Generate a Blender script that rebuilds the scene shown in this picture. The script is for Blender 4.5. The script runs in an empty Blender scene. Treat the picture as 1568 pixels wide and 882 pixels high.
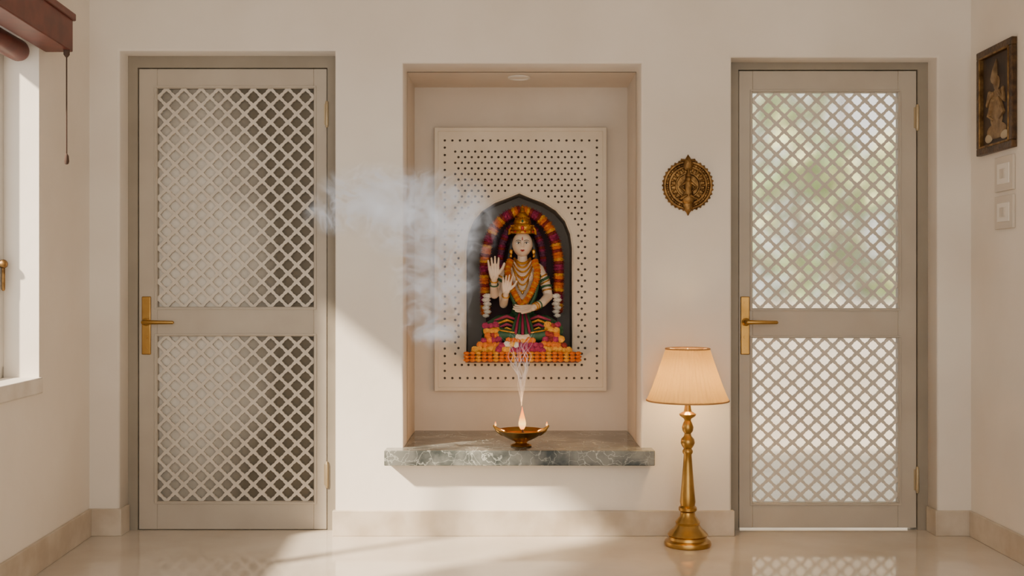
import bpy, math, random
from mathutils import Vector, Matrix, noise as mnoise
random.seed(7)
D = bpy.data
scene = bpy.context.scene

# ------------------------------------------------------------------ helpers
def lin(c):
    r = []
    for v in c[:3]:
        v /= 255.0
        r.append(v/12.92 if v <= 0.04045 else ((v+0.055)/1.055)**2.4)
    return (r[0], r[1], r[2], 1.0)

CAMD, FP, HZ = 5.0, 1685.0, 1.125
def X(px, y=0.0): return (px-784.0)/FP*(CAMD+y)      # survey of the elevation -> metres
def Z(py, y=0.0): return HZ+(441.0-py)/FP*(CAMD+y)

def link(o):
    scene.collection.objects.link(o); return o

def group(name, loc, parts):
    e = D.objects.new(name, None); e.location = loc; e.empty_display_size = 0.05
    link(e)
    inv = Matrix.Translation(Vector(loc)).inverted()
    for p in parts:
        p.parent = e; p.matrix_parent_inverse = inv
    return e

def mat(name, col, rough=0.6, metal=0.0, col2=None, nscale=4.0, lo=0.35, hi=0.65, detail=6,
        bump=0.0, bscale=40.0, emis=None, estr=0.0, spec=0.5, coat=0.0, sss=0.0):
    m = D.materials.new(name); m.use_nodes = True
    nt = m.node_tree; N = nt.nodes; L = nt.links
    b = N['Principled BSDF']
    b.inputs['Base Color'].default_value = lin(col)
    b.inputs['Roughness'].default_value = rough
    b.inputs['Metallic'].default_value = metal
    b.inputs['Specular IOR Level'].default_value = spec
    b.inputs['Coat Weight'].default_value = coat
    tc = N.new('ShaderNodeTexCoord')
    if col2 is not None:
        n = N.new('ShaderNodeTexNoise'); n.inputs['Scale'].default_value = nscale
        n.inputs['Detail'].default_value = detail
        L.new(tc.outputs['Object'], n.inputs['Vector'])
        r = N.new('ShaderNodeValToRGB')
        r.color_ramp.elements[0].position = lo; r.color_ramp.elements[0].color = lin(col)
        r.color_ramp.elements[1].position = hi; r.color_ramp.elements[1].color = lin(col2)
        L.new(n.outputs['Fac'], r.inputs['Fac']); L.new(r.outputs['Color'], b.inputs['Base Color'])
    if bump > 0:
        n2 = N.new('ShaderNodeTexNoise'); n2.inputs['Scale'].default_value = bscale
        n2.inputs['Detail'].default_value = 8
        L.new(tc.outputs['Object'], n2.inputs['Vector'])
        bp = N.new('ShaderNodeBump'); bp.inputs['Strength'].default_value = bump
        bp.inputs['Distance'].default_value = 0.01
        L.new(n2.outputs['Fac'], bp.inputs['Height']); L.new(bp.outputs['Normal'], b.inputs['Normal'])
    if emis is not None:
        b.inputs['Emission Color'].default_value = lin(emis)
        b.inputs['Emission Strength'].default_value = estr
    return m

class MB:
    def __init__(s): s.v=[]; s.f=[]; s.m=[]
    def add(s, vs, fs, mi=0):
        o=len(s.v); s.v += [tuple(v) for v in vs]
        for f in fs: s.f.append(tuple(i+o for i in f)); s.m.append(mi)
    def box(s, x0,x1,y0,y1,z0,z1, mi=0):
        x0,x1=min(x0,x1),max(x0,x1); y0,y1=min(y0,y1),max(y0,y1); z0,z1=min(z0,z1),max(z0,z1)
        s.add([(x0,y0,z0),(x1,y0,z0),(x1,y1,z0),(x0,y1,z0),(x0,y0,z1),(x1,y0,z1),(x1,y1,z1),(x0,y1,z1)],
              [(0,3,2,1),(4,5,6,7),(0,1,5,4),(1,2,6,5),(2,3,7,6),(3,0,4,7)], mi)
    def lathe(s, prof, c, n=32, mi=0, axis='z', sx=1.0, sy=1.0, ruff=None):
        vs=[];fs=[]
        for (r,h) in prof:
            for i in range(n):
                a=2*math.pi*i/n; rr=max(r,1e-4)
                if ruff: rr*=ruff(a,h)
                p=(rr*math.cos(a)*sx, rr*math.sin(a)*sy, h)
                if axis=='y': p=(p[0],p[2],p[1])
                if axis=='x': p=(p[2],p[0],p[1])
                vs.append((p[0]+c[0],p[1]+c[1],p[2]+c[2]))
        k=len(prof)
        for j in range(k-1):
            for i in range(n):
                fs.append((j*n+i,j*n+(i+1)%n,(j+1)*n+(i+1)%n,(j+1)*n+i))
        fs.append(tuple(reversed(range(n)))); fs.append(tuple((k-1)*n+i for i in range(n)))
        s.add(vs,fs,mi)
    def tube(s, pts, rad, n=12, mi=0, cap=True, flat=1.0):
        pts=[Vector(p) for p in pts]
        if not hasattr(rad,'__len__'): rad=[rad]*len(pts)
        rad=list(rad)
        if cap:   # rounded ends
            d0=(pts[0]-pts[1]).normalized(); d1=(pts[-1]-pts[-2]).normalized()
            P=[];R=[]
            for a in (88,60,30): P.append(pts[0]+d0*rad[0]*math.sin(math.radians(a))); R.append(rad[0]*math.cos(math.radians(a)))
            P+=pts; R+=rad
            for a in (30,60,88): P.append(pts[-1]+d1*rad[-1]*math.sin(math.radians(a))); R.append(rad[-1]*math.cos(math.radians(a)))
            pts,rad=P,R
        vs=[];fs=[]; ref=None
        for i,p in enumerate(pts):
            a=pts[max(i-1,0)]; b=pts[min(i+1,len(pts)-1)]
            t=(b-a).normalized()
            if ref is None:
                ref=Vector((0,1,0)) if abs(t.y)<0.9 else Vector((1,0,0))
            u=(ref-t*ref.dot(t)).normalized(); w=t.cross(u); ref=u
            for k in range(n):
                an=2*math.pi*k/n
                vs.append(p+u*rad[i]*math.cos(an)*flat+w*rad[i]*math.sin(an))
        m=len(pts)
        for j in range(m-1):
            for k in range(n):
                fs.append((j*n+k,j*n+(k+1)%n,(j+1)*n+(k+1)%n,(j+1)*n+k))
        fs.append(tuple(reversed(range(n)))); fs.append(tuple((m-1)*n+k for k in range(n)))
        s.add(vs,fs,mi)
    def ball(s, c, r, mi=0, n=12, m=8, rnd=0.0, axis=None):
        if not hasattr(r,'__len__'): r=(r,r,r)
        vs=[];fs=[]
        if axis is not None:
            ax=Vector(axis).normalized(); u=ax.orthogonal().normalized(); w=ax.cross(u)
        else: u,w,ax=Vector((1,0,0)),Vector((0,1,0)),Vector((0,0,1))
        c=Vector(c)
        for j in range(1,m):
            ph=math.pi*j/m
            for i in range(n):
                a=2*math.pi*i/n; k=1+random.uniform(-rnd,rnd)
                vs.append(c+(u*math.sin(ph)*math.cos(a)*r[0]+w*math.sin(ph)*math.sin(a)*r[1]+ax*math.cos(ph)*r[2])*k)
        for j in range(m-2):
            for i in range(n):
                fs.append((j*n+i,(j+1)*n+i,(j+1)*n+(i+1)%n,j*n+(i+1)%n))
        t=len(vs); vs.append(c+ax*r[2]); vs.append(c-ax*r[2])
        for i in range(n):
            fs.append((t,i,(i+1)%n)); fs.append((t+1,(m-2)*n+(i+1)%n,(m-2)*n+i))
        s.add(vs,fs,mi)
    def obj(s, name, mats, smooth=True, bevel=0.0, angle=40):
        me=D.meshes.new(name); me.from_pydata(s.v,[],s.f)
        if not hasattr(mats,'__len__'): mats=[mats]
        for m in mats: me.materials.append(m)
        me.polygons.foreach_set('material_index', s.m)
        me.update(); me.validate()
        o=link(D.objects.new(name,me))
        if smooth:
            me.polygons.foreach_set('use_smooth',[True]*len(me.polygons))
            try: me.set_sharp_from_angle(angle=math.radians(angle))
            except Exception: pass
        if bevel>0:
            b=o.modifiers.new('bevel','BEVEL'); b.width=bevel; b.segments=3; b.limit_method='ANGLE'
        return o

def filled(name, loops, yfront, thick, material, bevel=0.0):
    """flat plate in the XZ plane with real holes. loops[0]=outline, rest=holes"""
    cu=D.curves.new(name,'CURVE'); cu.dimensions='2D'; cu.fill_mode='BOTH'
    for lp in loops:
        sp=cu.splines.new('POLY'); sp.points.add(len(lp)-1)
        for p,q in zip(sp.points,lp): p.co=(q[0],q[1],0,1)
        sp.use_cyclic_u=True
    cu.extrude=thick/2-bevel
    if bevel>0:
        cu.bevel_depth=bevel; cu.bevel_resolution=2; cu.offset=-bevel
    tmp=link(D.objects.new(name+'_c',cu))
    bpy.context.view_layer.update()
    dg=bpy.context.evaluated_depsgraph_get()
    me=D.meshes.new_from_object(tmp.evaluated_get(dg))
    D.objects.remove(tmp)
    me.transform(Matrix.Translation((0,yfront+thick/2,0)) @ Matrix.Rotation(math.pi/2,4,'X'))
    me.materials.clear(); me.materials.append(material); me.name=name
    return link(D.objects.new(name,me))

# ------------------------------------------------------------------ materials
M_wall = mat('plaster_warm_white',(236,229,219),0.85,col2=(225,216,204),nscale=1.4,bump=0.40,bscale=6,spec=0.2)
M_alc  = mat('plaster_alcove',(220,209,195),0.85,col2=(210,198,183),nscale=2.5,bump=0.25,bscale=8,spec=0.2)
M_ceil = mat('ceiling_paint',(238,232,224),0.9,bump=0.05)
M_base = mat('baseboard_marble',(204,192,175),0.35,col2=(180,165,145),nscale=7,bump=0.02)
M_floor= mat('floor_polished_marble',(218,209,197),0.075,col2=(192,180,164),nscale=1.8,detail=9,lo=.3,hi=.7,spec=.6)
M_door = mat('door_paint_greige',(186,177,163),0.55,col2=(178,168,154),nscale=5,bump=0.03)
M_frame= mat('door_frame_paint',(152,143,128),0.6,col2=(144,135,120),nscale=5)
M_lat  = mat('lattice_paint',(210,202,190),0.6,col2=(202,193,180),nscale=6)
M_brass= mat('brass_polished',(186,148,84),0.28,1.0,col2=(164,126,66),nscale=9,bump=0.03)
M_brassd=mat('brass_antique',(150,116,70),0.45,1.0,col2=(96,70,40),nscale=30,bump=0.25,bscale=90)
M_screen=mat('carved_screen_cream',(222,210,191),0.75,col2=(214,201,181),nscale=5,bump=0.05)
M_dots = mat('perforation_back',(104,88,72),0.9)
M_niche= mat('niche_grey',(168,160,150),0.85,col2=(156,148,138),nscale=5)
M_wood = mat('pelmet_redwood',(108,50,38),0.45,col2=(88,38,30),nscale=12)
M_winf = mat('window_frame_grey',(196,192,184),0.5)
M_cord = mat('cord_brown',(70,50,40),0.8)
M_sill = mat('sill_stone',(228,222,213),0.5,col2=(212,203,191),nscale=8)

def marble():
    m=mat('grey_green_marble',(96,106,100),0.16); nt=m.node_tree;N=nt.nodes;L=nt.links;b=N['Principled BSDF']
    tc=N.new('ShaderNodeTexCoord')
    nz=N.new('ShaderNodeTexNoise'); nz.inputs['Scale'].default_value=5; nz.inputs['Detail'].default_value=8
    L.new(tc.outputs['Object'],nz.inputs['Vector'])
    ad=N.new('ShaderNodeVectorMath'); ad.operation='MULTIPLY_ADD'; ad.inputs[1].default_value=(.35,.35,.35)
    L.new(nz.outputs['Color'],ad.inputs[0]); L.new(tc.outputs['Object'],ad.inputs[2])
    vo=N.new('ShaderNodeTexVoronoi'); vo.feature='DISTANCE_TO_EDGE'; vo.inputs['Scale'].default_value=17
    L.new(ad.outputs[0],vo.inputs['Vector'])
    r=N.new('ShaderNodeValToRGB'); r.color_ramp.elements[0].position=0.0; r.color_ramp.elements[0].color=lin((186,188,180))
    r.color_ramp.elements[1].position=0.035; r.color_ramp.elements[1].color=(0,0,0,1)
    L.new(vo.outputs['Distance'],r.inputs['Fac'])
    n3=N.new('ShaderNodeTexNoise'); n3.inputs['Scale'].default_value=9; n3.inputs['Detail'].default_value=5
    L.new(tc.outputs['Object'],n3.inputs['Vector'])
    r2=N.new('ShaderNodeValToRGB'); r2.color_ramp.elements[0].position=.40; r2.color_ramp.elements[0].color=lin((48,56,54))
    r2.color_ramp.elements[1].position=.62; r2.color_ramp.elements[1].color=lin((124,126,121))
    L.new(n3.outputs['Fac'],r2.inputs['Fac'])
    mx=N.new('ShaderNodeMix'); mx.data_type='RGBA'; mx.blend_type='ADD'
    rm=N.new('ShaderNodeMapRange'); rm.inputs[1].default_value=.4; rm.inputs[2].default_value=.6; rm.inputs[3].default_value=.2; rm.inputs[4].default_value=.85
    L.new(nz.outputs['Fac'],rm.inputs[0]); L.new(rm.outputs[0],mx.inputs[0])
    L.new(r2.outputs['Color'],mx.inputs[6]); L.new(r.outputs['Color'],mx.inputs[7])
    L.new(mx.outputs[2],b.inputs['Base Color'])
    return m
M_marble=marble()

# ------------------------------------------------------------------ room shell
XL, XR, CEIL, YB = X(137), X(1487), 2.9, -6.6
SPL=0.06
DL=(X(183),X(513),Z(78)); DR=(X(1120),X(1435),Z(88))
AX0,AX1,AZ1,AD=X(617),X(982),Z(97),0.60
outline=[(XL-.2,-.04),(DL[0],-.04),(DL[0],DL[2]),(DL[1],DL[2]),(DL[1],-.04),(DR[0],-.04),(DR[0],DR[2]),(DR[1],DR[2]),
         (DR[1],-.04),(XR+.2,-.04),(XR+.2,CEIL+.1),(XL-.2,CEIL+.1)]
hole=[(AX0,.35),(AX1,.35),(AX1,AZ1),(AX0,AZ1)]
wall_back=filled('wall_back',[outline,hole],0.0,0.22,M_wall,bevel=0.010)

YP=0.565
arch=[(713,545),(713,380),(716,358),(724,338),(738,322),(757,310),(778,302),(795,295),(812,302),(833,310),(852,322),(866,338),(874,358),(877,380),(877,545)]
archw=[(X(a,YP),Z(b,YP)) for a,b in arch]
mb=MB()
t=.06
mb.box(AX0-t,AX0,.2,AD,.35,AZ1+t); mb.box(AX1,AX1+t,.2,AD,.35,AZ1+t); mb.box(AX0,AX1,.2,AD,AZ1,AZ1+t)
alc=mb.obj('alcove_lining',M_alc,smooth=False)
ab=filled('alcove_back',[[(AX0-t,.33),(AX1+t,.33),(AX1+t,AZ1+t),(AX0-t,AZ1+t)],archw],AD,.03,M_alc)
mb=MB(); n=len(archw)
vs=[(x,AD+.001,z) for x,z in archw]+[(x,.86,z) for x,z in archw]
mb.add(vs,[(i,(i+1)%n,n+(i+1)%n,n+i) for i in range(n)]+[tuple(range(n,2*n))])
nich=mb.obj('niche_recess',M_niche,smooth=False)
group('wall_alcove',(0,.3,1.2),[alc,ab,nich])
mb=MB(); mb.lathe([(.055,0),(.055,-.006),(.045,-.008),(.042,-.002),(.0,-.002)],(X(795,.3),.33,AZ1),32)
mb.obj('alcove_downlight',mat('downlight_trim',(230,222,210),.5))

mb=MB(); mb.box(XL-.4,XR+.4,YB,.5,-.05,0); mb.obj('floor',M_floor,smooth=False)
mb=MB(); mb.box(XL-.25,XR+.4,YB,.22,CEIL,CEIL+.1); mb.obj('ceiling',M_ceil,smooth=False)
WY0,WY1,WZ0,WZ1=-.62,-1.85,.765,2.12
mb=MB(); th=.22
def shear(mb):
    mb.v=[(x+SPL*(-y),y,z) for x,y,z in mb.v]
mb.box(XL-th,XL,WY0,.0,0,CEIL); mb.box(XL-th,XL,YB,WY1,0,CEIL)
mb.box(XL-th,XL,WY1,WY0,0,WZ0); mb.box(XL-th,XL,WY1,WY0,WZ1,CEIL)
shear(mb); mb.obj('wall_left',M_wall,smooth=False)
mb=MB(); mb.box(XR,XR+.2,YB,.0,0,CEIL); mb.obj('wall_right',M_wall,smooth=False)
# window
mb=MB(); xf=XL-.16
for (a,b,c,d) in ((WY0-.045,WY0,WZ0,WZ1),(WY1,WY1+.045,WZ0,WZ1),(WY1,WY0,WZ0,WZ0+.05),(WY1,WY0,WZ1-.05,WZ1),
                  (WY0-.64,WY0-.60,WZ0,WZ1)):
    mb.box(xf-.03,xf+.02,a,b,c,d)
shear(mb); wf=mb.obj('frame',M_winf,bevel=.003)
mb=MB(); mb.box(xf+.02,XL+.012,WY1-.03,WY0+.015,WZ0-.06,WZ0+.004); shear(mb); ws=mb.obj('sill',M_sill,bevel=.006)
mb=MB(); mb.ball((xf+.03,WY0-.03,1.22),.018); mb.tube([(xf+.03,WY0-.03,1.22),(xf+.03,WY0-.03,1.12)],.007); shear(mb)
wl=mb.obj('latch',M_brassd)
group('window_1',(XL,-1.2,WZ0),[wf,ws,wl])
py0=-.55
mb=MB(); mb.box(XL+.0,XL+.112,-2.1,py0,2.078,2.22); mb.box(XL+.0,XL+.122,-2.12,py0+.01,2.205,2.235); shear(mb)
p1=mb.obj('pelmet_box',M_wood,bevel=.005)
mb=MB(); mb.tube([(XL-.06,WY0-.06,2.058),(XL-.06,-1.8,2.058)],.043,n=24); shear(mb); p2=mb.obj('rolled_blind',M_wood)
cx=X(102,-.59); cy=-.59
mb=MB(); mb.tube([(cx,cy,2.08),(cx,cy,1.66)],.0028,n=6)
mb.lathe([(.002,1.665),(.008,1.655),(.010,1.632),(.007,1.622),(.002,1.620)],(cx,cy,0),12)
mb.lathe([(.012,2.08),(.012,2.06),(.005,2.05)],(cx,cy,0),12)
p3=mb.obj('pull_cord',M_cord)
group('window_blind',(XL,-1.2,2.1),[p1,p2,p3])

BH=.115
mb=MB(); mb.box(DL[1]-.01,DR[0]+.012,-.014,.02,0,BH); mb.box(XL,DL[0]+.012,-.014,.1,0,BH+.008); mb.box(DR[1]-.012,XR,-.014,.1,0,BH)
mb.obj('baseboard_back',M_base,bevel=.003)
mb=MB(); mb.box(XL,XL+.014,YB,-.014,0,BH+.01); shear(mb); mb.obj('baseboard_left',M_base,bevel=.003)
mb=MB(); mb.box(XR-.014,XR,YB,-.014,0,BH); mb.obj('baseboard_right',M_base,bevel=.003)

mb=MB(); mb.box(X(588,-.095),X(1003,-.095),-.095,.0,.40-.068,.40); mb.box(AX0+.002,AX1-.002,-.002,AD-.001,.36,.40)
mb.obj('marble_shelf',M_marble,bevel=.004)

# ------------------------------------------------------------------ doors
def lattice(name,x0,x1,z0,z1,y,material,nx,thick=.012):
    p=(x1-x0)/nx; nz=max(1,round((z1-z0)/(p*.96))); q=(z1-z0)/nz
    mb=MB(); K=32
    for sidx in range(2):
        for i in range(nx+1):
            for j in range(nz+1):
                if sidx==0: cxx,czz=x0+(i+.5)*p, z0+(j+.5)*q
                else: cxx,czz=x0+i*p, z0+j*q
                if sidx==0 and (i>=nx or j>=nz): continue
                vo=[];vi=[]
                for k in range(K):
                    a=2*math.pi*k/K; c,s=math.cos(a),math.sin(a)
                    r=.5/(abs(c)+abs(s))
                    e=1.22; rs=.355/((abs(c)**e+abs(s)**e)**(1/e))
                    rs*=1+.05*math.cos(8*a)      # pointed cusps, gently waved sides
                    vo.append((cxx+r*c*p,y,czz+r*s*q)); vi.append((cxx+rs*c*p*.96,y,czz+rs*s*q))
                def cl(v): return (min(max(v[0],x0),x1),v[1],min(max(v[2],z0),z1))
                if sidx==1: vo=[cl(v) for v in vo]; vi=[cl(v) for v in vi]
                vs=vo+vi; fs=[(k,(k+1)%K,K+(k+1)%K,K+k) for k in range(K)]
                good=[]
                for f in fs:
                    P=[Vector(vs[m]) for m in f]
                    ar=((P[2]-P[0]).cross(P[3]-P[1])).length
                    if ar>1e-7: good.append(f)
                mb.add(vs,good)
    o=mb.obj(name,material,smooth=False)
    import bmesh
    bm=bmesh.new(); bm.from_mesh(o.data); bmesh.ops.remove_doubles(bm,verts=bm.verts,dist=2e-4)
    bmesh.ops.delete(bm,geom=[v for v in bm.verts if not v.link_faces],context='VERTS'); bm.to_mesh(o.data); bm.free()
    sm=o.modifiers.new('solid','SOLIDIFY'); sm.thickness=thick; sm.offset=0
    return o

def door(idx,op,leaf,lx,zu,zl,hx,hinges,pane_mat,nx,gap):
    F=.11; parts=[]
    mb=MB()
    mb.box(op[0]-.01,leaf[0]-.004,F,F+.1,0,leaf[2]+.004); mb.box(leaf[1]+.004,op[1]+.01,F,F+.1,0,leaf[2]+.004)
    mb.box(op[0]-.01,op[1]+.01,F,F+.1,leaf[2]+.004,op[2]+.01)
    parts.append(mb.obj('jamb_frame',M_frame,smooth=False))
    mb=MB()
    mb.box(leaf[0]-.01,leaf[0]+.012,F+.05,F+.09,0,leaf[2]); mb.box(leaf[1]-.012,leaf[1]+.01,F+.05,F+.09,0,leaf[2]); mb.box(leaf[0]-.01,leaf[1]+.01,F+.05,F+.09,leaf[2]-.012,leaf[2]+.01)
    parts.append(mb.obj('door_stop',M_frame,smooth=False))
    y0,y1=F+.006,F+.044; zb=gap
    mb=MB()
    mb.box(leaf[0],lx[0],y0,y1,zb,leaf[2]); mb.box(lx[1],leaf[1],y0,y1,zb,leaf[2])
    mb.box(lx[0],lx[1],y0,y1,zu[1],leaf[2]); mb.box(lx[0],lx[1],y0,y1,zl[1],zu[0]); mb.box(lx[0],lx[1],y0,y1,zb,zl[0])
    parts.append(mb.obj('leaf',M_door,bevel=.0025))
    mb=MB()
    for z0,z1 in (zu,zl):
        w=.008;g=.012
        a,b,c,d=lx[0]-g,lx[1]+g,z0-g,z1+g
        mb.box(a,b,y0-.005,y0+.002,d-w,d); mb.box(a,b,y0-.005,y0+.002,c,c+w)
        mb.box(a,a+w,y0-.005,y0+.002,c+w,d-w); mb.box(b-w,b,y0-.005,y0+.002,c+w,d-w)
    parts.append(mb.obj('panel_moulding',M_door,bevel=.0015))
    parts.append(lattice('lattice_upper',lx[0],lx[1],zu[0],zu[1],y0+.014,M_lat,nx))
    parts.append(lattice('lattice_lower',lx[0],lx[1],zl[0],zl[1],y0+.014,M_lat,nx))
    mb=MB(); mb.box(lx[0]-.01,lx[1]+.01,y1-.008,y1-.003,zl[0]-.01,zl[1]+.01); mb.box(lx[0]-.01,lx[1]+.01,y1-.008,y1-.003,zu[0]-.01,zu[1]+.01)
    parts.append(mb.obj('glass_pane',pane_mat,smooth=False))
    hz0,hz1=Z(543,F),Z(454,F); hc=Z(493,F)
    mb=MB(); mb.box(hx-.021,hx+.021,y0-.009,y0+.002,hz0,hz1)
    pl=mb.obj('lock_plate',M_brass,bevel=.004)
    mb=MB(); mb.lathe([(.019,0),(.019,-.012),(.012,-.016),(.010,-.05)],(hx+.002,y0-.006,hc),20,axis='y')
    mb.tube([(hx+.002,y0-.052,hc),(hx+.03,y0-.056,hc),(hx+.135,y0-.052,hc-.001)],[.011,.010,.008],n=14,flat=.9)
    mb.lathe([(.006,0),(.006,-.004)],(hx,y0-.008,hz1-.03),10,axis='y'); mb.lathe([(.006,0),(.006,-.004)],(hx,y0-.008,hz0+.03),10,axis='y')
    mb.lathe([(.008,0),(.008,-.006)],(hx,y0-.008,hc-.07),14,axis='y')
    parts+= [pl,mb.obj('lever_handle',M_brass)]
    mb=MB()
    for hz in hinges:
        mb.tube([(leaf[1]+.002,y0-.008,hz-.05),(leaf[1]+.002,y0-.008,hz+.05)],.008,n=12)
        mb.box(leaf[1]-.012,leaf[1]+.016,y0-.003,y0+.003,hz-.048,hz+.048)
        mb.ball((leaf[1]+.002,y0-.008,hz+.056),.007); mb.ball((leaf[1]+.002,y0-.008,hz-.056),.007)
    parts.append(mb.obj('hinges',mat('hinge_brass_%d'%idx,(178,160,128),.4,.5)))
    return group('door_%d'%idx,((leaf[0]+leaf[1])/2,F,0),parts)

F=.11
def hazed():
    m=mat('painted_haze_pane',(150,143,130),0.5); nt=m.node_tree;N=nt.nodes;L=nt.links;b=N['Principled BSDF']
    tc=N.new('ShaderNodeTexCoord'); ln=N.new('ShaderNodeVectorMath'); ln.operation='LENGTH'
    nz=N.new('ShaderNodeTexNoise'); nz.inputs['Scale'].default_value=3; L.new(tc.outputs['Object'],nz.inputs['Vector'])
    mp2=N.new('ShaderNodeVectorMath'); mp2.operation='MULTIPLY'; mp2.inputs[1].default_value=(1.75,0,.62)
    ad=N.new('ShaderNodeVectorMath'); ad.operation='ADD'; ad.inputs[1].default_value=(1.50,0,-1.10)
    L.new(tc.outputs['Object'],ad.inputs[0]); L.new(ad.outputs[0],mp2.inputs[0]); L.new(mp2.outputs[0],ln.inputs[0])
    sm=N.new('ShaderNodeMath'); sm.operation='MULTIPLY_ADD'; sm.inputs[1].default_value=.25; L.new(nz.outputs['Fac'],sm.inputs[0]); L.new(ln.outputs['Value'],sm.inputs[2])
    r=N.new('ShaderNodeValToRGB'); r.color_ramp.elements[0].position=.48; r.color_ramp.elements[0].color=lin((226,220,209))  # light haze and pale reflection painted into the pane colour, darker outwards
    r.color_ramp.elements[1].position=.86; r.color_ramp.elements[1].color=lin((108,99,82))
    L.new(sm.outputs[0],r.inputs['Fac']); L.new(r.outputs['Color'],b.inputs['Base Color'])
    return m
M_haze=hazed()
def clearish():
    m=D.materials.new('textured_glass'); m.use_nodes=True; nt=m.node_tree;N=nt.nodes;L=nt.links
    N.remove(N['Principled BSDF']); g=N.new('ShaderNodeBsdfGlass'); g.inputs['Roughness'].default_value=.16; g.inputs['IOR'].default_value=1.25
    L.new(g.outputs[0],N['Material Output'].inputs['Surface']); return m
M_glass=clearish()
leafL=(X(212,F),X(500,F),Z(105,F)); leafR=(X(1132,F),X(1404,F),Z(108,F))
door(1,DL,leafL,(X(240,F),X(480,F)),(Z(470,F),Z(135,F)),(Z(768,F),Z(515,F)),X(224,F),(Z(175,F),Z(727,F)),M_haze,9,.003)
door(2,DR,leafR,(X(1153,F),X(1376,F)),(Z(472,F),Z(141,F)),(Z(770,F),Z(518,F)),X(1141,F),(Z(180,F),Z(735,F)),M_glass,9,.010)
mb=MB(); mb.box(DL[0]-.1,DL[1]+.1,.24,.26,-.05,2.4); mb.obj('door_light_block',mat('light_block_grey',(150,142,130),.9),smooth=False)  # unseen plate added to stop sky light leaking in behind the left door

# ------------------------------------------------------------------ outside
mb=MB(); mb.box(.75,6,.5,7,-.06,-.01); mb.obj('terrace_ground',mat('terrace_paving',(206,198,184),.8,col2=(180,172,158),nscale=3),smooth=False)
mb=MB(); mb.box(.75,5.5,3.2,3.35,-.01,.95); mb.box(.7,5.55,3.15,3.4,.95,1.02); mb.obj('terrace_parapet',mat('parapet_plaster',(206,200,192),.8,col2=(180,173,163),nscale=4),smooth=False)
mb=MB()
for i in range(4200):
    c=Vector((random.uniform(.6,4.2),random.uniform(3.6,5.0),random.uniform(.6,4.2)))
    if mnoise.noise(c*1.3)<-.06: continue
    if random.random()>.24+.75*(c.x-.8)/2.2: continue
    ax=Vector((random.uniform(-1,1),random.uniform(-1,-.2),random.uniform(-.6,1))).normalized(); u=ax.orthogonal().normalized(); w=ax.cross(u)
    L1=random.uniform(.09,.16); W1=L1*.42
    mb.add([c-u*L1,c-w*W1+u*L1*-.1,c+u*L1,c+w*W1-u*L1*.1],[(0,1,2,3)],0 if random.random()<.55 else 1)
for k in range(5):
    bx=random.uniform(1.6,3.8); mb.tube([(bx,4.2,-.05),(bx+.1,4.2,1.5),(bx+random.uniform(-.5,.5),4.3,3.6)],[.05,.04,.015],n=8,mi=2)
mb.obj('garden_shrubs',[mat('leaf_green',(144,166,112),.6,col2=(112,138,86),nscale=5),mat('leaf_light',(204,208,160),.6),mat('bark',(130,112,94),.9)],smooth=False)

# ------------------------------------------------------------------ perforated carved screen
sc0,sc1,sz0,sz1=X(667,YP),X(927,YP),Z(597,YP),Z(197,YP)
holes=[]
def inside_arch(px,py,mg):
    c=795
    if py>545+mg: return False
    if py>380: return abs(px-c)<82+mg
    L=[(82,380),(79,358),(71,338),(57,322),(38,310),(17,302),(0,295)]
    pyy=py+mg*.9
    if pyy<295: return False
    for (w0,y0),(w1,y1) in zip(L,L[1:]):
        if y1<=pyy<=y0:
            w=w1+(w0-w1)*(pyy-y1)/(y0-y1); return abs(px-c)<w+mg
    return abs(px-c)<82+mg
dots=[]
x=681
while x<=914: dots.append((x,215)); dots.append((x,579)); x+=11.65
y=226
while y<=572: dots.append((681,y)); dots.append((914,y)); y+=11.4
r=0; y=232
while y<=566:
    xs=697 if r%2==0 else 702
    while xs<=899:
        if not inside_arch(xs,y,8) and not (556>y>536 and 700<xs<890): dots.append((xs,y))
        xs+=10.2
    y+=8.6; r+=1
for a,b in dots:
    cx_,cz_=X(a,YP),Z(b,YP); rr=.0066
    holes.append([(cx_+rr*math.cos(2*math.pi*k/8),cz_+rr*math.sin(2*math.pi*k/8)) for k in range(8)])
s1=filled('perforated_face',[[(sc0,sz0),(sc1,sz0),(sc1,sz1),(sc0,sz1)],archw]+holes,YP,.012,M_screen)
mg=.004
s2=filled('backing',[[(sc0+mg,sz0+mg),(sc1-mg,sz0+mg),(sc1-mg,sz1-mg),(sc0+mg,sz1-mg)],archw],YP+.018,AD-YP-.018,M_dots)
mb=MB(); w=.014
mb.box(sc0-.006,sc0+w,YP-.007,YP+.03,sz0-.006,sz1+.006); mb.box(sc1-w,sc1+.006,YP-.007,YP+.03,sz0-.006,sz1+.006)
mb.box(sc0,sc1,YP-.0065,YP+.03,sz1-w,sz1+.0055); mb.box(sc0,sc1,YP-.0065,YP+.03,sz0-.0055,sz0+w)
s3=mb.obj('border',M_screen,bevel=.003)
mb=MB(); mb.tube([(a,YP-.001,b) for a,b in archw],.004,n=8); s4=mb.obj('arch_lip',M_screen)
group('carved_jali_screen',((sc0+sc1)/2,YP,sz0),[s1,s2,s3,s4])

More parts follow.
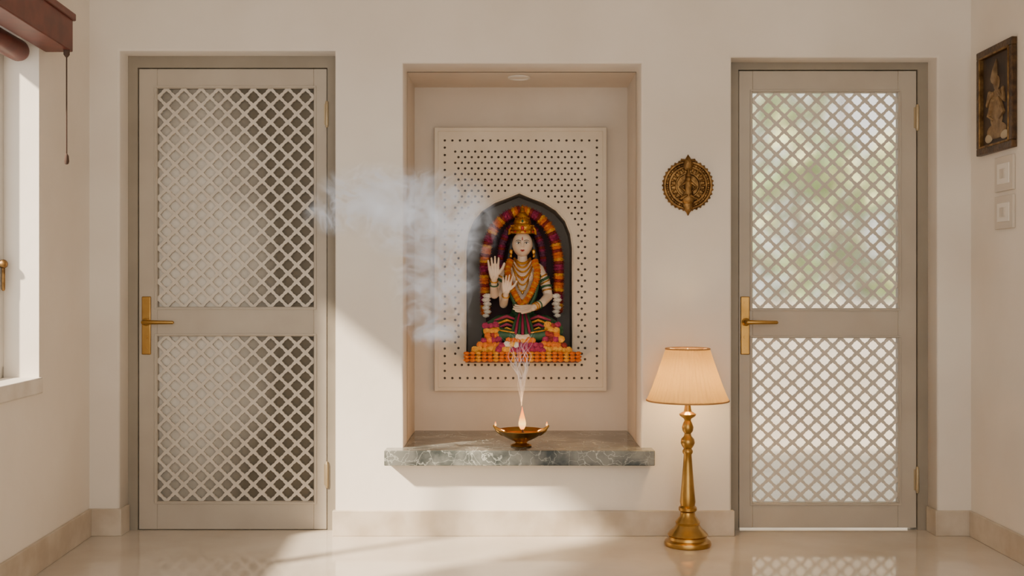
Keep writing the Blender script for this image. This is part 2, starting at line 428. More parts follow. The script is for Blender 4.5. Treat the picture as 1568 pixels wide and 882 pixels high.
# ------------------------------------------------------------------ deity statue
OX,OY,OZ,S=X(799,.56),.62,.756,303.0
def P(px,py,y=0.0): return (OX+(px-799)/S, OY+y, OZ+(555-py)/S)
M_skin=mat('idol_white_stone',(232,212,190),.35,col2=(224,200,176),nscale=12,coat=.2)
M_gold=mat('idol_gold',(224,170,72),.3,.85,col2=(190,130,44),nscale=40,bump=.3,bscale=160)
M_black=mat('hair_black',(22,18,18),.45)
M_green=mat('silk_green',(30,74,48),.45,col2=(48,94,58),nscale=20)
M_mag=mat('silk_magenta',(158,40,84),.45,col2=(122,28,60),nscale=20)
M_red=mat('lips_red',(178,36,36),.4); M_white=mat('eye_white',(240,236,230),.3)
FM=[mat('marigold_orange',(230,138,44),.8,col2=(212,104,26),nscale=60),mat('marigold_yellow',(236,180,62),.8,col2=(220,146,38),nscale=60),
    mat('flower_magenta',(176,52,98),.8,col2=(138,34,72),nscale=60),mat('flower_red',(164,56,44),.8,col2=(122,36,30),nscale=60),
    mat('flower_white',(232,226,214),.8),mat('flower_purple',(116,60,88),.8)]
parts=[]
mb=MB()
mb.tube([P(800,495),P(800,474),P(800,456),P(800,432),P(800,414)],[.058,.050,.050,.064,.050],n=20,flat=.72)
mb.tube([P(789,428,-.012),P(792,413,-.006)],[.036,.029]); mb.tube([P(811,428,-.012),P(808,413,-.006)],[.036,.029])
mb.tube([P(775,414),P(787,408),P(800,405),P(813,408),P(825,414)],[.028,.027,.027,.027,.028])
mb.tube([P(800,410),P(800,386,-.002)],[.027,.025])
def hand(mb,w,d,nrm,side,L=.085,curl=.2):
    w=Vector(w);d=Vector(d).normalized();nrm=Vector(nrm);nrm=(nrm-d*nrm.dot(d)).normalized();sd=d.cross(nrm).normalized()*side
    pal=L*.50
    for k,(off,ln) in enumerate(((-.36,.40),(-.12,.47),(.12,.50),(.36,.46))):
        base=w+sd*off*L*.30; kn=w+d*pal*(1-.06*abs(k-2))+sd*off*L*.60
        mb.tube([base,(base+kn)/2,kn],[L*.105,L*.10,L*.080],n=10)
        p=kn; dirv=(d+sd*off*.30).normalized(); pts=[p]; rs=[L*.066]
        for j in range(3):
            ang=curl*(j+.6)*.6
            dd=(dirv*math.cos(ang)+nrm*math.sin(ang)); p=p+dd*L*ln*(.42,.33,.25)[j]*1.10; pts.append(p); rs.append(L*(.060,.054,.045)[j])
        mb.tube(pts,rs,n=10)
    b=w+d*pal*.25+sd*L*.10
    mb.tube([b,b+(d*.5+sd*.8+nrm*.15)*L*.22,b+(d*.95+sd*1.0+nrm*.3)*L*.34,b+(d*1.35+sd*1.05+nrm*.35)*L*.42],[L*.10,L*.085,L*.07,L*.055],n=10)
mb.tube([P(775,415),P(764,434,-.0),P(757,453,-.03)],[.029,.026,.023]); mb.tube([P(757,453,-.03),P(756,442,-.07),P(757,428,-.10)],[.023,.019,.015])
hand(mb,P(757,427,-.10),(-.05,-.12,1),(0,-1,0),1,L=.100,curl=.15)
mb.tube([P(778,422,-.01),P(770,448,-.01),P(771,468,-.04)],[.025,.023,.021]); mb.tube([P(771,468,-.04),P(774,458,-.10),P(775,450,-.125)],[.021,.017,.013])
hand(mb,P(775,449,-.125),(.10,-.15,1),(.1,-1,0),1,L=.086,curl=.35)
mb.tube([P(825,415),P(835,434),P(840,456,-.02)],[.029,.027,.024]); mb.tube([P(840,456,-.02),P(830,466,-.08),P(816,473,-.125)],[.024,.021,.015])
hand(mb,P(816,473,-.125),(-1,-.18,-.12),(0,-.55,.85),-1,L=.100,curl=.3)
for sx in (-1,1):
    mb.tube([P(800+sx*26,512,-.13),P(800+sx*8,517,-.165),P(800-sx*4,518,-.175)],[.018,.017,.012],flat=.8)
body=mb.obj('body',[M_skin])
rm=body.modifiers.new('fuse','REMESH'); rm.mode='VOXEL'; rm.voxel_size=.0018; rm.use_smooth_shade=True
sm=body.modifiers.new('smooth','SMOOTH'); sm.iterations=2; sm.factor=.5
parts.append(body)
hc=Vector(P(800,376,-.008)); vs=[];fs=[]; n,m=56,44
for j in range(m+1):
    ph=math.pi*j/m
    for i in range(n):
        a=2*math.pi*i/n
        x_,y_,z_=math.sin(ph)*math.cos(a),math.sin(ph)*math.sin(a),math.cos(ph)
        wx=.053*(1-.20*max(0,-z_)**1.5); yy=y_*.056
        if y_<0:
            f=-y_
            yy+= -.013*math.exp(-(x_/.13)**2)*math.exp(-((z_+.16)/.13)**2)*f
            yy+= -.007*math.exp(-(x_/.10)**2)*math.exp(-((z_-.10)/.25)**2)*f
            yy+= -.004*math.exp(-(x_/.26)**2)*math.exp(-((z_+.48)/.08)**2)*f
            yy+= -.005*math.exp(-(x_/.25)**2)*math.exp(-((z_+.78)/.14)**2)*f
            yy+= .006*(math.exp(-((x_-.38)/.2)**2)+math.exp(-((x_+.38)/.2)**2))*math.exp(-((z_-.10)/.13)**2)*f
        vs.append(hc+Vector((x_*wx,yy,z_*.066)))
hv=list(vs)
def face_y(dx_,dz_):
    best=0
    for v in hv:
        if abs(v.x-hc.x-dx_)<.0035 and abs(v.z-hc.z-dz_)<.0035 and v.y-hc.y<best: best=v.y-hc.y
    return best
for j in range(m):
    for i in range(n): fs.append((j*n+i,(j+1)*n+i,(j+1)*n+(i+1)%n,j*n+(i+1)%n))
mb=MB(); mb.add(vs,fs)
for sx in (-1,1):
    mb.tube([hc+Vector((sx*.051,.004,.012)),hc+Vector((sx*.056,.004,-.005)),hc+Vector((sx*.055,.002,-.036))],[.008,.009,.006],n=10,flat=.6)
parts.append(mb.obj('head',M_skin,angle=180))
mb=MB()
def F_(dx_,dz_,o=0.0): return hc+Vector((dx_,face_y(dx_,dz_)-o,dz_))
for sx in (-1,1):
    ex=.0205; ez=.006
    mb.ball(F_(sx*ex,ez,-.0015),(.0120,.0038,.0048),0,n=20,m=12)
    mb.ball(F_(sx*ex,ez-.001,.0012),(.0044,.0022,.0038),1,n=12,m=8)
    mb.tube([F_(sx*(ex-.012),ez-.001,.001),F_(sx*(ex-.005),ez+.0045,.002),F_(sx*(ex+.005),ez+.005,.002),F_(sx*(ex+.014),ez+.0005,.001)],[.0009,.0019,.0019,.0009],n=6,mi=1)
    mb.tube([F_(sx*.008,.0155,.0005),F_(sx*.018,.0200,.0005),F_(sx*.029,.0185,.0005),F_(sx*.036,.0135,.0005)],[.0014,.0019,.0015,.0006],n=6,mi=1)
    mb.tube([F_(0,-.0305,.0005),F_(sx*.005,-.0292,.001),F_(sx*.0115,-.0305,.0)],[.0018,.0024,.0008],n=8,mi=2)
mb.tube([F_(-.009,-.0330,.0),F_(0,-.0350,.0008),F_(.009,-.0330,.0)],[.0012,.0030,.0012],n=8,mi=2)
mb.tube([F_(0,.022,.0005),F_(0,.036,.0005)],[.0026,.0014],n=8,mi=2)
parts.append(mb.obj('face_features',[M_white,M_black,M_red]))
mb=MB(); mb.ball(hc+Vector((0,.016,.012)),(.059,.052,.062),0,n=24,m=16)
for sx in (-1,1):
    mb.tube([hc+Vector((sx*.05,.01,.02)),hc+Vector((sx*.062,.012,-.03)),hc+Vector((sx*.072,.02,-.09)),hc+Vector((sx*.085,.03,-.15))],[.014,.017,.02,.014],n=12)
parts.append(mb.obj('hair',M_black))
cz=P(800,358)[2]; c=(hc.x,hc.y+.004,cz)
mb=MB()
mb.lathe([(.050,-.006),(.058,-.004),(.060,.004),(.056,.010),(.054,.014),(.058,.020),(.057,.034),(.050,.044),(.043,.047),(.045,.052),(.040,.066),(.032,.076),(.027,.078),(.029,.083),(.024,.096),(.016,.104),(.012,.106),(.014,.110),(.010,.120),(.004,.130),(.006,.134),(.001,.146)],c,40,ruff=lambda a,h:1+.025*math.cos(16*a))
for k in range(14):
    a=2*math.pi*k/14; mb.ball((c[0]+.059*math.cos(a),c[1]+.059*math.sin(a),c[2]+.004),.0055,1 if k%2 else 0,n=8,m=6)
for k in range(18):
    a=2*math.pi*k/18; mb.ball((c[0]+.0575*math.cos(a),c[1]+.0575*math.sin(a),c[2]+.036),.004,0,n=8,m=6); mb.ball((c[0]+.036*math.cos(a),c[1]+.036*math.sin(a),c[2]+.075),.003,0,n=8,m=6)
mb.ball((c[0],c[1]-.057,c[2]+.022),(.009,.006,.012),1); mb.ball((c[0],c[1]-.044,c[2]+.058),(.006,.005,.008),2)
for sx in (-1,1):
    mb.tube([(c[0]+sx*.055,c[1],c[2]+.0),(c[0]+sx*.068,c[1],c[2]-.008),(c[0]+sx*.066,c[1],c[2]+.014),(c[0]+sx*.056,c[1],c[2]+.03)],[.006,.008,.006,.003],n=8)
    mb.ball((hc.x+sx*.058,hc.y-.006,hc.z-.038),(.010,.008,.014),0); mb.ball((hc.x+sx*.059,hc.y-.006,hc.z-.060),(.008,.007,.010),0)
parts.append(mb.obj('crown_and_earrings',[M_gold,M_red,M_green]))
mb=MB()
def U(wd,top,bot,yf,r,n=18):
    pts=[]
    for k in range(n+1):
        t=-1+2*k/n
        pts.append(P(800+wd*t,bot+(top-bot)*abs(t)**2.2,yf+.045*t*t))
    return pts
for (wd,top,bot,r) in ((12,397,405,.005),(13,398,411,.0035),(16,401,418,.0035),(18,402,427,.0045),(17,402,438,.003),(15,403,448,.003)):
    pts=U(wd,top,bot,-.062,r); mb.tube(pts,r,n=8)
    for p in pts[3:-3]: mb.ball(Vector(p)+Vector((0,-.002,-.003)),r*1.15,0,n=8,m=6)
mb.ball(P(800,429,-.068),(.010,.005,.012),0); mb.ball(P(800,429,-.074),(.005,.004,.006),1); mb.ball(P(800,450,-.066),(.007,.005,.010),0)
def ring(c,d,R,r,mi):
    d=Vector(d).normalized();u=d.orthogonal().normalized();w=d.cross(u);c=Vector(c)
    pts=[c+u*R*math.cos(2*math.pi*k/20)+w*R*math.sin(2*math.pi*k/20) for k in range(21)]; mb.tube(pts,r,n=8,mi=mi,cap=False)
def along(a,b,t): return Vector(a).lerp(Vector(b),t)
for (a,b,t,R,r,mi) in ((P(825,415),P(835,434),.55,.028,.004,0),(P(825,415),P(835,434),.8,.028,.007,2),(P(825,415),P(835,434),1.0,.027,.004,0),(P(835,434),P(840,456,-.02),.35,.026,.006,2),(P(835,434),P(840,456,-.02),.6,.025,.004,0),
     (P(775,415),P(764,434),.6,.028,.004,0),(P(775,415),P(764,434),.85,.027,.007,2),(P(830,466,-.08),P(816,473,-.125),.6,.019,.0035,0),(P(830,466,-.08),P(816,473,-.125),.8,.018,.0035,0),(P(830,466,-.08),P(816,473,-.125),.35,.020,.0035,2),
     (P(756,442,-.07),P(757,428,-.10),.7,.019,.0035,0),(P(756,442,-.07),P(757,428,-.10),.3,.021,.0035,2),(P(774,458,-.10),P(775,450,-.125),.4,.018,.0035,0)):
    ring(along(a,b,t),Vector(b)-Vector(a),R,r,mi)
parts.append(mb.obj('jewellery',[M_gold,M_red,M_green]))
mb=MB()
mb.tube([P(800,505),P(800,488),P(800,478)],[.075,.068,.056],n=20,flat=.8)
for sx in (-1,1):
    mb.tube([P(800+sx*12,500,-.01),P(800+sx*34,500,-.06),P(800+sx*50,507,-.10)],[.058,.052,.042],n=16)
    mb.tube([P(800+sx*50,508,-.10),P(800+sx*30,514,-.135),P(800+sx*12,516,-.15)],[.040,.034,.026],n=16)
mb.tube([P(752,520,-.02),P(848,520,-.02)],[.05,.05])
dh=mb.obj('dhoti',[M_green]); rm=dh.modifiers.new('fuse','REMESH'); rm.mode='VOXEL'; rm.voxel_size=.004; rm.use_smooth_shade=True
parts.append(dh)
mb=MB()
for sx in (-1,1):
    for k in range(4):
        z=486+k*6
        mb.tube([P(800+sx*8,z+6,-.10-.008*k),P(800+sx*24,z,-.105-.006*k),P(800+sx*42,z+6+k,-.125)],[.005,.008,.005],n=8,mi=(0,1,0,1)[k])
    mb.tube([P(800+sx*52,500,-.130),P(800+sx*32,507,-.170),P(800+sx*13,510,-.178)],.004,n=8,mi=1)
for k in range(-3,4):
    mb.tube([P(800+k*2.5,483,-.085),P(800+k*4.2,498,-.135),P(800+k*5.5,513,-.165)],[.005,.007,.008],n=8,mi=2 if k%2 else 0)
mb.tube([P(781,403,-.02),P(775,425,-.048),P(783,455,-.056),P(795,480,-.065)],[.012,.013,.012,.01],n=10,mi=2)
mb.tube([P(819,403,-.02),P(825,425,-.048),P(819,455,-.056),P(807,480,-.065)],[.012,.013,.012,.01],n=10,mi=2)
parts.append(mb.obj('silk_drapes',[M_mag,M_gold,M_green]))
mb=MB()
def flower(c,r,mi,axis=(0,1,0),sq=.55):
    ax=Vector(axis).normalized(); u=ax.orthogonal().normalized(); w=ax.cross(u); c=Vector(c)
    mb.ball(c,(r*.82,r*.82,r*sq*.95),mi,n=12,m=6,rnd=.1,axis=axis)
    for tier,(rr,hh,np_) in enumerate(((1.0,0.0,10),(.84,.32,9),(.84,-.32,9),(.5,.58,6))):
        for k in range(np_):
            a=2*math.pi*(k+random.random()*.4)/np_
            d=u*math.cos(a)+w*math.sin(a); s_=ax.cross(d)
            b=c+d*r*rr*.55+ax*r*sq*hh; tip=c+d*r*rr*random.uniform(.92,1.06)+ax*r*sq*hh*1.25
            wd=r*.30
            mb.add([b-s_*wd*.7,b+s_*wd*.7,tip+s_*wd,tip+ax*r*.10+d*r*.05,tip-s_*wd],[(0,1,2,3,4)],mi)
def resample(pts,step):
    pts=[Vector(p) for p in pts]; out=[]; acc=0
    for a,b in zip(pts,pts[1:]):
        L=(b-a).length; t=acc
        while t<L: out.append((a.lerp(b,t/L),(b-a).normalized())); t+=step
        acc=t-L
    return out
def garland(pts,r,step,seq):
    for k,(p,d) in enumerate(resample(pts,step)): flower(p,r,seq(k),d)
AL=[(743,482),(742,450),(741,420),(742,395),(747,370),(757,348),(771,334),(786,326),(799,322)]
AP=[P(a,b,.02) for a,b in AL]+[P(1598-a,b,.02) for a,b in reversed(AL[:-1])]
garland(AP,.030,.0155,lambda k:(0,0,1,3,2,2,3,1,0,3)[k%10])
A2=[(766,425),(766,395),(769,375),(776,356),(788,344),(799,340)]
AP2=[P(a,b,.06) for a,b in A2]+[P(1598-a,b,.06) for a,b in reversed(A2[:-1])]
garland(AP2,.022,.013,lambda k:(2,5,5,3)[k%4])
for sx in (-1,1):
    for k in range(6): flower(P(799+sx*(53+(k%2)*2),456+k*6,-.02),.023-.001*k,4,(0,.4,1))
G=[P(781,401,-.03),P(777,415,-.052),P(779,432,-.074),P(786,448,-.082),P(793,461,-.086),P(799,468,-.090)]
G2=G+[P(1600-((p[0]-OX)*S+799),555-(p[2]-OZ)*S,p[1]-OY) for p in reversed(G[:-1])]
garland(G2,.0180,.0105,lambda k:(0,1,0,0,1)[k%5])
for sx in (-1,1):
    rows=((500,40,56,2),(507,38,58,1),(514,38,58,3),(521,36,62,2),(529,34,66,0),(536,34,72,1))
    for (yy,a,b,mi) in rows:
        x_=a
        while x_<=b:
            flower(P(799+sx*(x_+random.uniform(-1,1)),yy+random.uniform(-1.5,1.5),-.135-.001*(yy-490)),random.uniform(.015,.019),mi if random.random()<.75 else random.choice((0,1,2,3)),(random.uniform(-.4,.4),1,random.uniform(-.4,.4))); x_+=7.2
for (yy,w_,mi,yf) in ((522,20,0,-.178),(529,30,2,-.188),(536,34,2,-.195)):
    x_=-w_
    while x_<=w_: flower(P(799+x_+random.uniform(-1,1),yy+random.uniform(-1,1),yf),random.uniform(.015,.018),mi if random.random()<.8 else random.choice((1,4)),(random.uniform(-.4,.4),1,random.uniform(-.4,.4))); x_+=7.2
x_=716
while x_<=884:
    for k in range(3): flower(P(x_,541+k*5,-.195-(.003 if k==1 else 0)),.0155,0 if (int(x_)//9)%3 else 1,(0,.5,1))
    x_+=8.8
parts.append(mb.obj('flower_garlands',FM,smooth=False))
bb=[(743,545),(743,395),(750,366),(765,342),(784,328),(799,322),(814,328),(833,342),(848,366),(855,395),(855,545)]
parts.append(filled('backboard',[[(P(a,b)[0],P(a,b)[2]) for a,b in bb]],OY+.10,.02,mat('backboard_maroon',(54,32,36),.8)))
mb=MB(); mb.box(P(714,0)[0],P(884,0)[0],OY-.185,YP-.008,OZ,OZ+.046); mb.box(P(722,0)[0],P(876,0)[0],YP-.02,OY+.2,OZ+.03,OZ+.056)
mb.box(P(735,0)[0],P(863,0)[0],OY-.15,OY+.14,OZ+.05,OZ+.075)
parts.append(mb.obj('plinth',mat('plinth_wood',(96,52,34),.6),bevel=.004))
group('deity_statue',(OX,OY,OZ),parts)

# ------------------------------------------------------------------ brass diya oil lamp
DY=.05; dx=X(798,DY); dz=.40
mb=MB()
mb.lathe([(.0,.0),(.046,.0),(.050,.004),(.046,.009),(.030,.013),(.026,.018),(.034,.024),(.062,.036),(.088,.052),(.104,.068),(.110,.072),(.108,.075),(.100,.071),(.082,.056),(.055,.044),(.0,.040)],(dx,DY,dz),48)
for sx in (-1,1):
    mb.tube([(dx+sx*.085,DY,dz+.062),(dx+sx*.108,DY,dz+.074),(dx+sx*.122,DY,dz+.088)],[.016,.011,.005],n=12)
    mb.ball((dx+sx*.123,DY,dz+.091),.0065)
d1=mb.obj('bowl',M_brass)
mb=MB(); mb.lathe([(.0,.0),(.078,.0),(.078,.003),(.0,.003)],(dx,DY,dz+.056),32); d2=mb.obj('oil',mat('lamp_oil',(150,84,20),.1))
mb=MB(); mb.tube([(dx+.02,DY-.03,dz+.058),(dx+.008,DY-.01,dz+.066),(dx+.004,DY,dz+.080)],.004,n=8); d3=mb.obj('wick',mat('wick_cotton',(70,50,40),.9))
def flame_mat():
    m=D.materials.new('flame'); m.use_nodes=True; nt=m.node_tree;N=nt.nodes;L=nt.links
    N.remove(N['Principled BSDF']); e=N.new('ShaderNodeEmission'); tc=N.new('ShaderNodeTexCoord'); sp=N.new('ShaderNodeSeparateXYZ')
    L.new(tc.outputs['Generated'],sp.inputs[0]); r=N.new('ShaderNodeValToRGB')
    r.color_ramp.elements[0].color=(1,.16,.01,1); r.color_ramp.elements[1].color=(1,.14,.01,1); k=r.color_ramp.elements.new(.28); k.color=(1,.60,.16,1); k=r.color_ramp.elements.new(.55); k.color=(1,.30,.03,1)
    L.new(sp.outputs['Z'],r.inputs['Fac']); L.new(r.outputs['Color'],e.inputs['Color']); e.inputs['Strength'].default_value=3.6
    L.new(e.outputs[0],N['Material Output'].inputs['Surface']); return m
M_fl=flame_mat()
mb=MB(); mb.lathe([(.002,0),(.010,.008),(.0165,.022),(.0170,.034),(.0135,.052),(.008,.072),(.003,.092),(.0005,.108)],(dx+.005,DY,dz+.072),20)
d4=mb.obj('flame_main',M_fl)
mb=MB()
for sx in (-1,1): mb.lathe([(.001,0),(.004,.004),(.0045,.009),(.002,.017),(.0003,.022)],(dx+sx*.118,DY,dz+.090),12)
d5=mb.obj('flame_tips',M_fl)
group('brass_diya_oil_lamp',(dx,DY,dz),[d1,d2,d3,d4,d5])
l=D.lights.new('flame_light','POINT'); l.energy=3.6; l.color=(1,.5,.18); l.shadow_soft_size=.02
o=link(D.objects.new('flame_light',l)); o.location=(dx+.005,DY-.02,dz+.185)

# ------------------------------------------------------------------ lamp
LY=-.187; lx=X(1053,LY); sL=FP/(CAMD+LY); zf=lambda py:(835.0-py)/sL
prof=[(0,835.0),(35,835.0),(36,832),(35,828),(30,825),(29,821),(31,818),(27,813),(21,808),(18,803),(19,799),(17,796),(12,790),(11,784),(14,781),(14,777),(11,774),
      (12,768),(11,758),(9,735),(7,710),(6,696),(8,693),(8,690),(6,687),(9,683),(11,678),(10,672),(6,668),(5,664),(8,660),(9,654),(7,648),(5,644),(6,641),(12,637),(13,634),(6,630),(5,625),(4,616),(4,600)]
mb=MB(); mb.lathe([(r/sL,zf(p)) for r,p in prof],(lx,LY,0),40)
l1=mb.obj('brass_stand',M_brass)
zt,zb=Z(534,LY),Z(613,LY); rt,rb=33/sL,62/sL
def shade_mat():
    m=D.materials.new('pleated_fabric'); m.use_nodes=True; nt=m.node_tree;N=nt.nodes;L=nt.links
    b=N['Principled BSDF']; b.inputs['Base Color'].default_value=lin((204,174,124)); b.inputs['Roughness'].default_value=.9
    t=N.new('ShaderNodeBsdfTranslucent'); t.inputs['Color'].default_value=lin((232,192,112)); mx=N.new('ShaderNodeMixShader'); mx.inputs[0].default_value=.40
    L.new(b.outputs[0],mx.inputs[1]); L.new(t.outputs[0],mx.inputs[2]); L.new(mx.outputs[0],N['Material Output'].inputs['Surface']); return m
M_shade=shade_mat()
n=384; vs=[];fs=[]; rows=14
for j in range(rows+1):
    t_=j/rows; z=zb+(zt-zb)*t_; r0=rb+(rt-rb)*(t_**.88)
    for i in range(n):
        a=2*math.pi*i/n; r_=r0+.0060*(abs(math.sin(24*a))-.5)*(1-.4*t_)
        vs.append((lx+r_*math.cos(a),LY+r_*math.sin(a),z))
for j in range(rows):
    for i in range(n): fs.append((j*n+i,j*n+(i+1)%n,(j+1)*n+(i+1)%n,(j+1)*n+i))
mb=MB(); mb.add(vs,fs); l2=mb.obj('pleated_shade',M_shade,angle=180)
mb=MB()
for (r_,z) in ((rb+.001,zb),(rt+.001,zt)):
    mb.tube([(lx+r_*math.cos(2*math.pi*k/64),LY+r_*math.sin(2*math.pi*k/64),z) for k in range(65)],.0035,n=8,cap=False)
l3=mb.obj('shade_trim',mat('shade_trim_tan',(170,128,80),.8))
mb=MB(); mb.ball((lx,LY,zb+.09),(.028,.028,.036)); mb.tube([(lx,LY,zb+.01),(lx,LY,zb+.06)],.013)
for k in range(3):
    a=2*math.pi*k/3+.3; mb.tube([(lx,LY,zt-.01),(lx+rt*math.cos(a),LY+rt*math.sin(a),zt-.002)],.002,n=6)
mb.tube([(lx,LY,zb+.12),(lx,LY,zt)],.003,n=6)
l4=mb.obj('bulb_and_fitting',mat('warm_bulb',(255,230,190),.5,emis=(255,200,120),estr=4))
group('table_lamp',(lx,LY,0),[l1,l2,l3,l4])
l=D.lights.new('lamp_bulb_light','POINT'); l.energy=9; l.color=(1,.66,.30); l.shadow_soft_size=.04
o=link(D.objects.new('lamp_bulb_light',l)); o.location=(lx,LY,zb+.060)

# ------------------------------------------------------------------ brass wall plaque
px_,pz_=X(1053),Z(284); R=38/337
mb=MB()
mb.lathe([(0,.0),(R,.0),(R,-.006),(R*.96,-.012),(R*.9,-.012),(R*.86,-.006),(R*.80,-.006),(R*.77,-.012),(R*.70,-.013),(R*.66,-.007),(R*.52,-.007),(R*.50,-.012),(R*.46,-.012),(R*.43,-.006),(0,-.006)],(px_,-.001,pz_),64,axis='y')
for k in range(36):
    a=2*math.pi*k/36; mb.ball((px_+R*1.0*math.cos(a),-.006,pz_+R*1.0*math.sin(a)),.0055,n=8,m=6)
for k in range(30):
    a=2*math.pi*k/30; mb.ball((px_+R*.83*math.cos(a),-.009,pz_+R*.83*math.sin(a)),.0062,n=8,m=6)
for k in range(20):
    a=2*math.pi*k/20; mb.tube([(px_+R*.54*math.cos(a),-.009,pz_+R*.54*math.sin(a)),(px_+R*.65*math.cos(a),-.010,pz_+R*.65*math.sin(a))],[.004,.008],n=8)
z0=pz_
mb.tube([(px_,-.016,z0-R*.55),(px_,-.02,z0-R*.25),(px_,-.02,z0+R*.1)],[.030,.020,.018],n=14,flat=.6)
mb.ball((px_,-.024,z0+R*.24),(.013,.011,.015)); mb.lathe([(.013,z0+R*.33),(.010,z0+R*.45),(.004,z0+R*.6),(.001,z0+R*.68)],(px_,-.022,0),14)
for sx in (-1,1):
    mb.tube([(px_+sx*.015,-.022,z0+R*.08),(px_+sx*.036,-.024,z0-R*.08),(px_+sx*.018,-.028,z0-R*.22)],[.007,.006,.005],n=10)
    mb.tube([(px_+sx*.01,-.02,z0-R*.5),(px_+sx*.035,-.024,z0-R*.52),(px_+sx*.01,-.03,z0-R*.42)],[.010,.009,.007],n=10)
    mb.tube([(px_+sx*.005,-.01,z0+R*.98),(px_+sx*.03,-.012,z0+R*1.02),(px_+sx*.036,-.012,z0+R*.9)],[.008,.006,.003],n=8)
mb.tube([(px_,-.012,z0+R*.75),(px_,-.014,z0+R*.95),(px_,-.014,z0+R*1.1),(px_,-.012,z0+R*1.22)],[.022,.020,.010,.002],n=14,flat=.5)
mb.tube([(px_,-.012,z0-R*.75),(px_,-.014,z0-R*.98),(px_,-.012,z0-R*1.1),(px_,-.010,z0-R*1.2)],[.026,.020,.008,.003],n=14,flat=.5)
mb.obj('brass_wall_plaque',M_brassd)

# ------------------------------------------------------------------ framed picture on right wall
def yr(px): return (XR/((px-784)/FP))-CAMD
ya,yb=yr(1503),yr(1558); zA,zB=1.708,2.165
mb=MB(); w=.032; xw=XR
for (a,b,c,d) in ((yb,ya,zB-w,zB),(yb,ya,zA,zA+w),(yb,yb+w,zA+w,zB-w),(ya-w,ya,zA+w,zB-w)): mb.box(xw-.024,xw-.001,a,b,c,d,0)
i=w-.004
for (a,b,c,d) in ((yb+i,ya-i,zB-i-.01,zB-i),(yb+i,ya-i,zA+i,zA+i+.01),(yb+i,yb+i+.01,zA+i,zB-i),(ya-i-.01,ya-i,zA+i,zB-i)): mb.box(xw-.027,xw-.004,a,b,c,d,1)
f1=mb.obj('frame',[mat('frame_dark_gold',(96,70,42),.4,.5,col2=(56,40,24),nscale=40,bump=.3,bscale=80),M_brassd],bevel=.003)
mb=MB(); mb.box(xw-.008,xw-.001,yb+.03,ya-.03,zA+.03,zB-.03); f2=mb.obj('painting_ground',mat('painting_dark',(46,36,30),.6,col2=(70,54,40),nscale=9))
mb=MB(); ym=(ya+yb)/2; xs=xw-.010
def fb(y,z,ry,rz,mi=0): mb.ball((xs,ym+y,z),(.004,ry,rz),mi,n=16,m=10)
fb(0,1.80,.095,.035);fb(0,1.86,.062,.055);fb(0,1.93,.052,.05);fb(0,2.005,.032,.032)
mb.tube([(xs,ym,2.02),(xs,ym,2.06),(xs,ym,2.105)],[.028,.020,.003],n=10,flat=.2)
for sy in (-1,1):
    mb.tube([(xs,ym+sy*.035,1.96),(xs,ym+sy*.080,1.92),(xs,ym+sy*.065,1.97)],[.014,.012,.010],n=8); mb.tube([(xs,ym+sy*.03,1.93),(xs,ym+sy*.07,1.87),(xs,ym+sy*.03,1.85)],[.014,.012,.008],n=8)
    fb(sy*.075,1.775,.038,.02,1)
f3=mb.obj('painted_figure',[mat('figure_gold',(150,122,84),.5,.2,col2=(112,86,56),nscale=30),mat('figure_pale',(180,164,136),.6)])
group('framed_picture',(XR,ym,zA),[f1,f2,f3])
M_sw=mat('switch_plastic',(206,196,182),.4); M_sw2=mat('switch_rocker',(232,226,216),.35)
for (za,zb_) in ((1.535,1.682),(1.375,1.515)):
    y0_,y1_=yr(1555),yr(1527)
    mb=MB(); mb.box(XR-.012,XR-.0005,y0_,y1_,za,zb_)
    ymid=(y0_+y1_)/2; zm=(za+zb_)/2
    mb.box(XR-.015,XR-.004,y0_+.03,y1_-.03,za+.03,zb_-.03,1)
    mb.box(XR-.020,XR-.006,ymid-.022,ymid-.003,zm-.02,zm+.02); mb.box(XR-.020,XR-.006,ymid+.003,ymid+.022,zm-.02,zm+.02)
    mb.obj('wall_switch',[M_sw,M_sw2],bevel=.002)

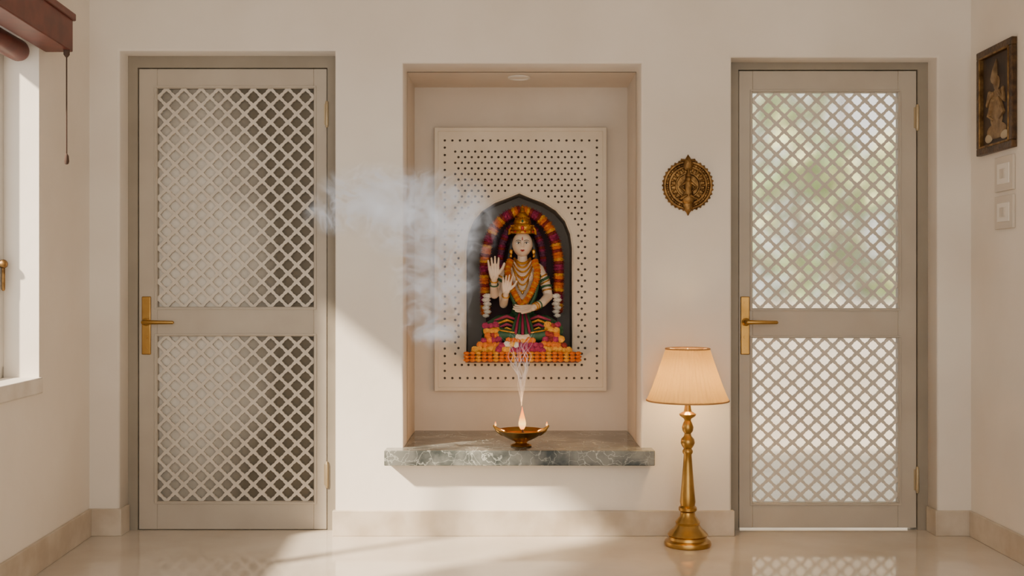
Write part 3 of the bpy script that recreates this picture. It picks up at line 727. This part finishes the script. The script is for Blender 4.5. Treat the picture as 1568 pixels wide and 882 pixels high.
# ------------------------------------------------------------------ incense smoke
def smoke_mat(blobs,dens,glow):
    m=D.materials.new('smoke_volume'); m.use_nodes=True; nt=m.node_tree;N=nt.nodes;L=nt.links
    N.remove(N['Principled BSDF']); v=N.new('ShaderNodeVolumePrincipled'); v.inputs['Color'].default_value=(.98,.98,.98,1)
    v.inputs['Emission Color'].default_value=(.98,.975,.99,1)  # smoke glows by itself, standing in for light scattered inside it
    tc=N.new('ShaderNodeTexCoord')
    def M(op,a,b=None,c=None,clamp=False):
        x=N.new('ShaderNodeMath'); x.operation=op; x.use_clamp=clamp
        for k,val in enumerate((a,b,c)):
            if val is None: continue
            if isinstance(val,(int,float)): x.inputs[k].default_value=val
            else: L.new(val,x.inputs[k])
        return x.outputs[0]
    def NZ(sc,det,dist,rough=.5):
        nz=N.new('ShaderNodeTexNoise'); nz.inputs['Scale'].default_value=sc; nz.inputs['Detail'].default_value=det; nz.inputs['Roughness'].default_value=rough; nz.inputs['Distortion'].default_value=dist
        L.new(tc.outputs['Object'],nz.inputs['Vector']); return nz.outputs['Fac']
    soft=NZ(4.2,6,1.6,.6); ridge=NZ(5.0,2.5,2.0,.5)
    last=None
    for (c,r) in blobs:
        a=N.new('ShaderNodeVectorMath'); a.operation='SUBTRACT'; a.inputs[1].default_value=c; L.new(tc.outputs['Object'],a.inputs[0])
        b=N.new('ShaderNodeVectorMath'); b.operation='DIVIDE'; b.inputs[1].default_value=r; L.new(a.outputs[0],b.inputs[0])
        l_=N.new('ShaderNodeVectorMath'); l_.operation='LENGTH'; L.new(b.outputs[0],l_.inputs[0])
        s_=M('SUBTRACT',1,l_.outputs['Value'],clamp=True)
        last=s_ if last is None else M('MAXIMUM',last,s_)
    body_=M('MULTIPLY_ADD',last,1.3,M('MULTIPLY_ADD',soft,7.5,-4.40),clamp=True)
    rd=M('SUBTRACT',1,M('MULTIPLY',M('ABSOLUTE',M('SUBTRACT',ridge,.5)),16),clamp=True)
    edge=M('MULTIPLY',last,3.0,clamp=True)
    tot=M('MULTIPLY',M('ADD',M('MULTIPLY',body_,.65),M('MULTIPLY',rd,.55)),edge)
    dn=M('MULTIPLY',tot,dens); em=M('MULTIPLY',dn,glow)
    L.new(dn,v.inputs['Density']); L.new(em,v.inputs['Emission Strength']); L.new(v.outputs[0],N['Material Output'].inputs['Volume'])
    return m
ys=-.20
def B(px,py,rx,rz): return ((X(px,ys),ys,Z(py,ys)),(rx/350,.13,rz/350))
sm_=smoke_mat([B(650,330,120,80),B(570,300,95,55),B(520,325,60,40),B(665,430,75,90),B(705,350,62,65),B(665,490,60,48)],9.5,.58)
mb=MB(); mb.box(X(455,ys),X(790,ys),ys-.13,ys+.13,Z(542,ys),Z(235,ys)); sc=mb.obj('smoke_cloud',sm_,smooth=False)
mw=D.materials.new('smoke_strand'); mw.use_nodes=True; nt=mw.node_tree; nt.nodes.remove(nt.nodes['Principled BSDF'])
v=nt.nodes.new('ShaderNodeVolumePrincipled'); v.inputs['Color'].default_value=(.98,.98,.98,1); v.inputs['Density'].default_value=45
v.inputs['Emission Color'].default_value=(.98,.975,.99,1); v.inputs['Emission Strength'].default_value=25  # strands self-lit too, in place of scattered light
nt.links.new(v.outputs[0],nt.nodes['Material Output'].inputs['Volume'])
mb=MB()
for k in range(16):
    ph=random.uniform(0,6.28); sp=random.uniform(-1,1); f1_=random.uniform(7,13); pts=[];rs=[]
    for j in range(36):
        t_=j/35; z=dz+.185+t_*.34
        xx=dx+.002+sp*.075*t_**1.4+(.022*math.sin(ph+f1_*t_)+.010*math.sin(2.3*f1_*t_+ph*2))*t_; yy=DY+.03*math.sin(ph*1.7+6*t_)*t_
        pts.append((xx,yy,z)); rs.append((.0012+.0030*t_)*(1-.9*max(0,t_-.55)/.45))
    mb.tube(pts,rs,n=8)
st=mb.obj('smoke_strands',mw)
group('incense_smoke',(dx,DY,dz+.2),[sc,st])

# ------------------------------------------------------------------ light
w=D.worlds.new('sky'); scene.world=w; w.use_nodes=True
bg=w.node_tree.nodes['Background']; bg.inputs['Color'].default_value=(1.0,.95,.88,1); bg.inputs['Strength'].default_value=1.7
sd=D.lights.new('sun','SUN'); sd.energy=15; sd.angle=math.radians(3.0); sd.color=(1,.83,.62)
so=link(D.objects.new('sun',sd)); so.rotation_euler=Vector((1,.72,-.86)).to_track_quat('-Z','Y').to_euler()
ad=D.lights.new('rear_fill','AREA'); ad.shape='RECTANGLE'; ad.size=3.2; ad.size_y=1.8; ad.energy=34; ad.color=(1,.95,.89)  # fill light added behind the camera, no window there
ao=link(D.objects.new('rear_fill',ad)); ao.location=(.2,-6.4,1.7); ao.rotation_euler=(math.radians(90),0,0)

# ------------------------------------------------------------------ camera
cd=D.cameras.new('camera'); cam=link(D.objects.new('camera',cd)); scene.camera=cam
cam.location=(0,-CAMD,HZ); cam.rotation_euler=(math.pi/2,0,0)
cd.sensor_width=36; cd.lens=FP/1568*36; cd.clip_start=.05
